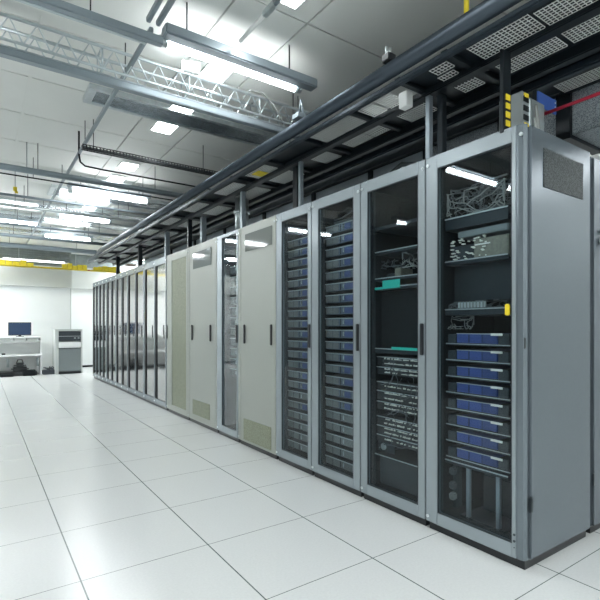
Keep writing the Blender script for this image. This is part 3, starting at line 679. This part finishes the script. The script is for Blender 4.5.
solo('conduit_rack', 'grey', mb, 'rack of grey conduits high on the far wall', 'conduits', (XL + .3, YF - .06, 2.68))
# desk unit
t = thing('white_desk', (-.95, 10.30, 0), 'white desk unit with open compartment against the far wall', 'desk')
MB().box(0, 1.80, 0, .60, .86, .89, .004).build('desktop', 'white', t)
MB().box(1.77, 1.80, .01, .60, 0, .86).build('side_panel', 'white', t); MB().box(0, .03, .01, .60, 0, .86).build('side_panel', 'white', t)
MB().box(.03, 1.77, .0, .60, .44, .48, .003).build('shelf', 'white', t); MB().box(.03, 1.77, .40, .42, .02, .86).build('back_panel', 'white', t)
MB().box(.03, 1.77, .02, .05, .76, .80).build('rail', 'soffit', t)
for x in (.98, 1.25, 1.50): MB().box(x, x + .20, .02, .39, .80, .85).build('drawer', 'soffit', t)
for x in (1.10, 1.69): MB().box(x, x + .05, .02, .06, .20, .40).build('leg_bracket', 'grey', t)
t = thing('monitor', (.42, 10.52, .89), 'dark blue-screened monitor standing on the white desk', 'monitor')
MB().box(-.23, .23, 0, .04, .03, .335, .006).build('casing', 'ink', t); MB().box(-.215, .215, -.004, 0, .045, .32).build('screen', 'screen', t)
MB().box(-.08, .08, -.06, .10, 0, .012).box(-.03, .03, .0, .03, 0, .05).build('stand', 'ink', t)
for x, w_, m_, l in ((.06, .07, 'ink', 'small dark object in the desk compartment, left end'), ):
    solo('small_device', m_, MB().box(x, x + w_, 10.36, 10.44, .481, .52, .008), l, 'device', (x, 10.4, .48))
mb = MB()
for i in range(10):
    a = i / 9 * math.pi; 
mb = MB(); mb.box(.24, .58, 10.22, 10.50, .10, .20, .04); mb.box(.29, .53, 10.24, 10.48, .17, .29, .05); mb.tube([(.34, 10.36, .27), (.37, 10.36, .36), (.45, 10.36, .36), (.48, 10.36, .27)], .012, 8)
solo('black_bag', 'ink', mb, 'black heaped bag on the boxes under the white desk', 'bag', (.42, 10.36, .10))
solo('black_equipment_box', 'ink', MB().box(-.9, .74, 10.18, 10.52, 0, .10, .01), 'low black box along the floor under the white desk', 'box', (-.1, 10.3, 0))
solo('black_equipment_box', 'liner', MB().box(.03, .28, 10.08, 10.17, 0, .06, .01).box(.45, .7, 10.1, 10.17, 0, .14, .01), 'small dark pieces in front of the low black box', 'box', (.1, 10.1, 0))
t = thing('floor_device', (.86, 10.20, 0), 'black cable-filled floor box between the desk and the small rack', 'box')
MB().box(0, .30, 0, .25, 0, .10, .01).build('housing', 'darkgear', t)
rnd = random.Random(2); mb = MB()
for k in range(8): mb.tube([(rnd.uniform(0, .3), rnd.uniform(0, .2), .10), (rnd.uniform(0, .3), rnd.uniform(0, .2), .17), (rnd.uniform(0, .3), rnd.uniform(0, .2), .10)], .010, 6)
mb.build('cable', 'cable', t)
# small rack
t = thing('small_rack', (1.10, 10.10, 0), 'short open-front rack with dark gear near the far corner', 'rack')
W = .58; f = MB(); f.box(0, .07, 0, .55, 0, 1.06); f.box(W - .03, W, 0, .55, 0, 1.06); f.box(.07, W - .03, 0, .55, 1.02, 1.06); f.box(.07, W - .03, .5, .55, .05, 1.02); f.build('body', 'soffit', t)
MB().box(.07, W - .03, .02, .5, .06, .60, .004).build('lower_panel', 'grey', t); MB().box(.07, W - .03, .0, .5, .62, .76, .01).build('drawer', 'white', t)
MB().box(.07, W - .03, .03, .5, .78, 1.01, .004).build('equipment', 'darkgear', t); MB().box(.07, W - .03, .02, .03, .89, .90).box(.4, .44, .02, .03, .84, .86).box(.48, .52, .02, .03, .84, .86).build('trim_strip', 'lip', t)
MB().box(.02, W, .02, .5, 0, .05).build('base', 'ink', t)
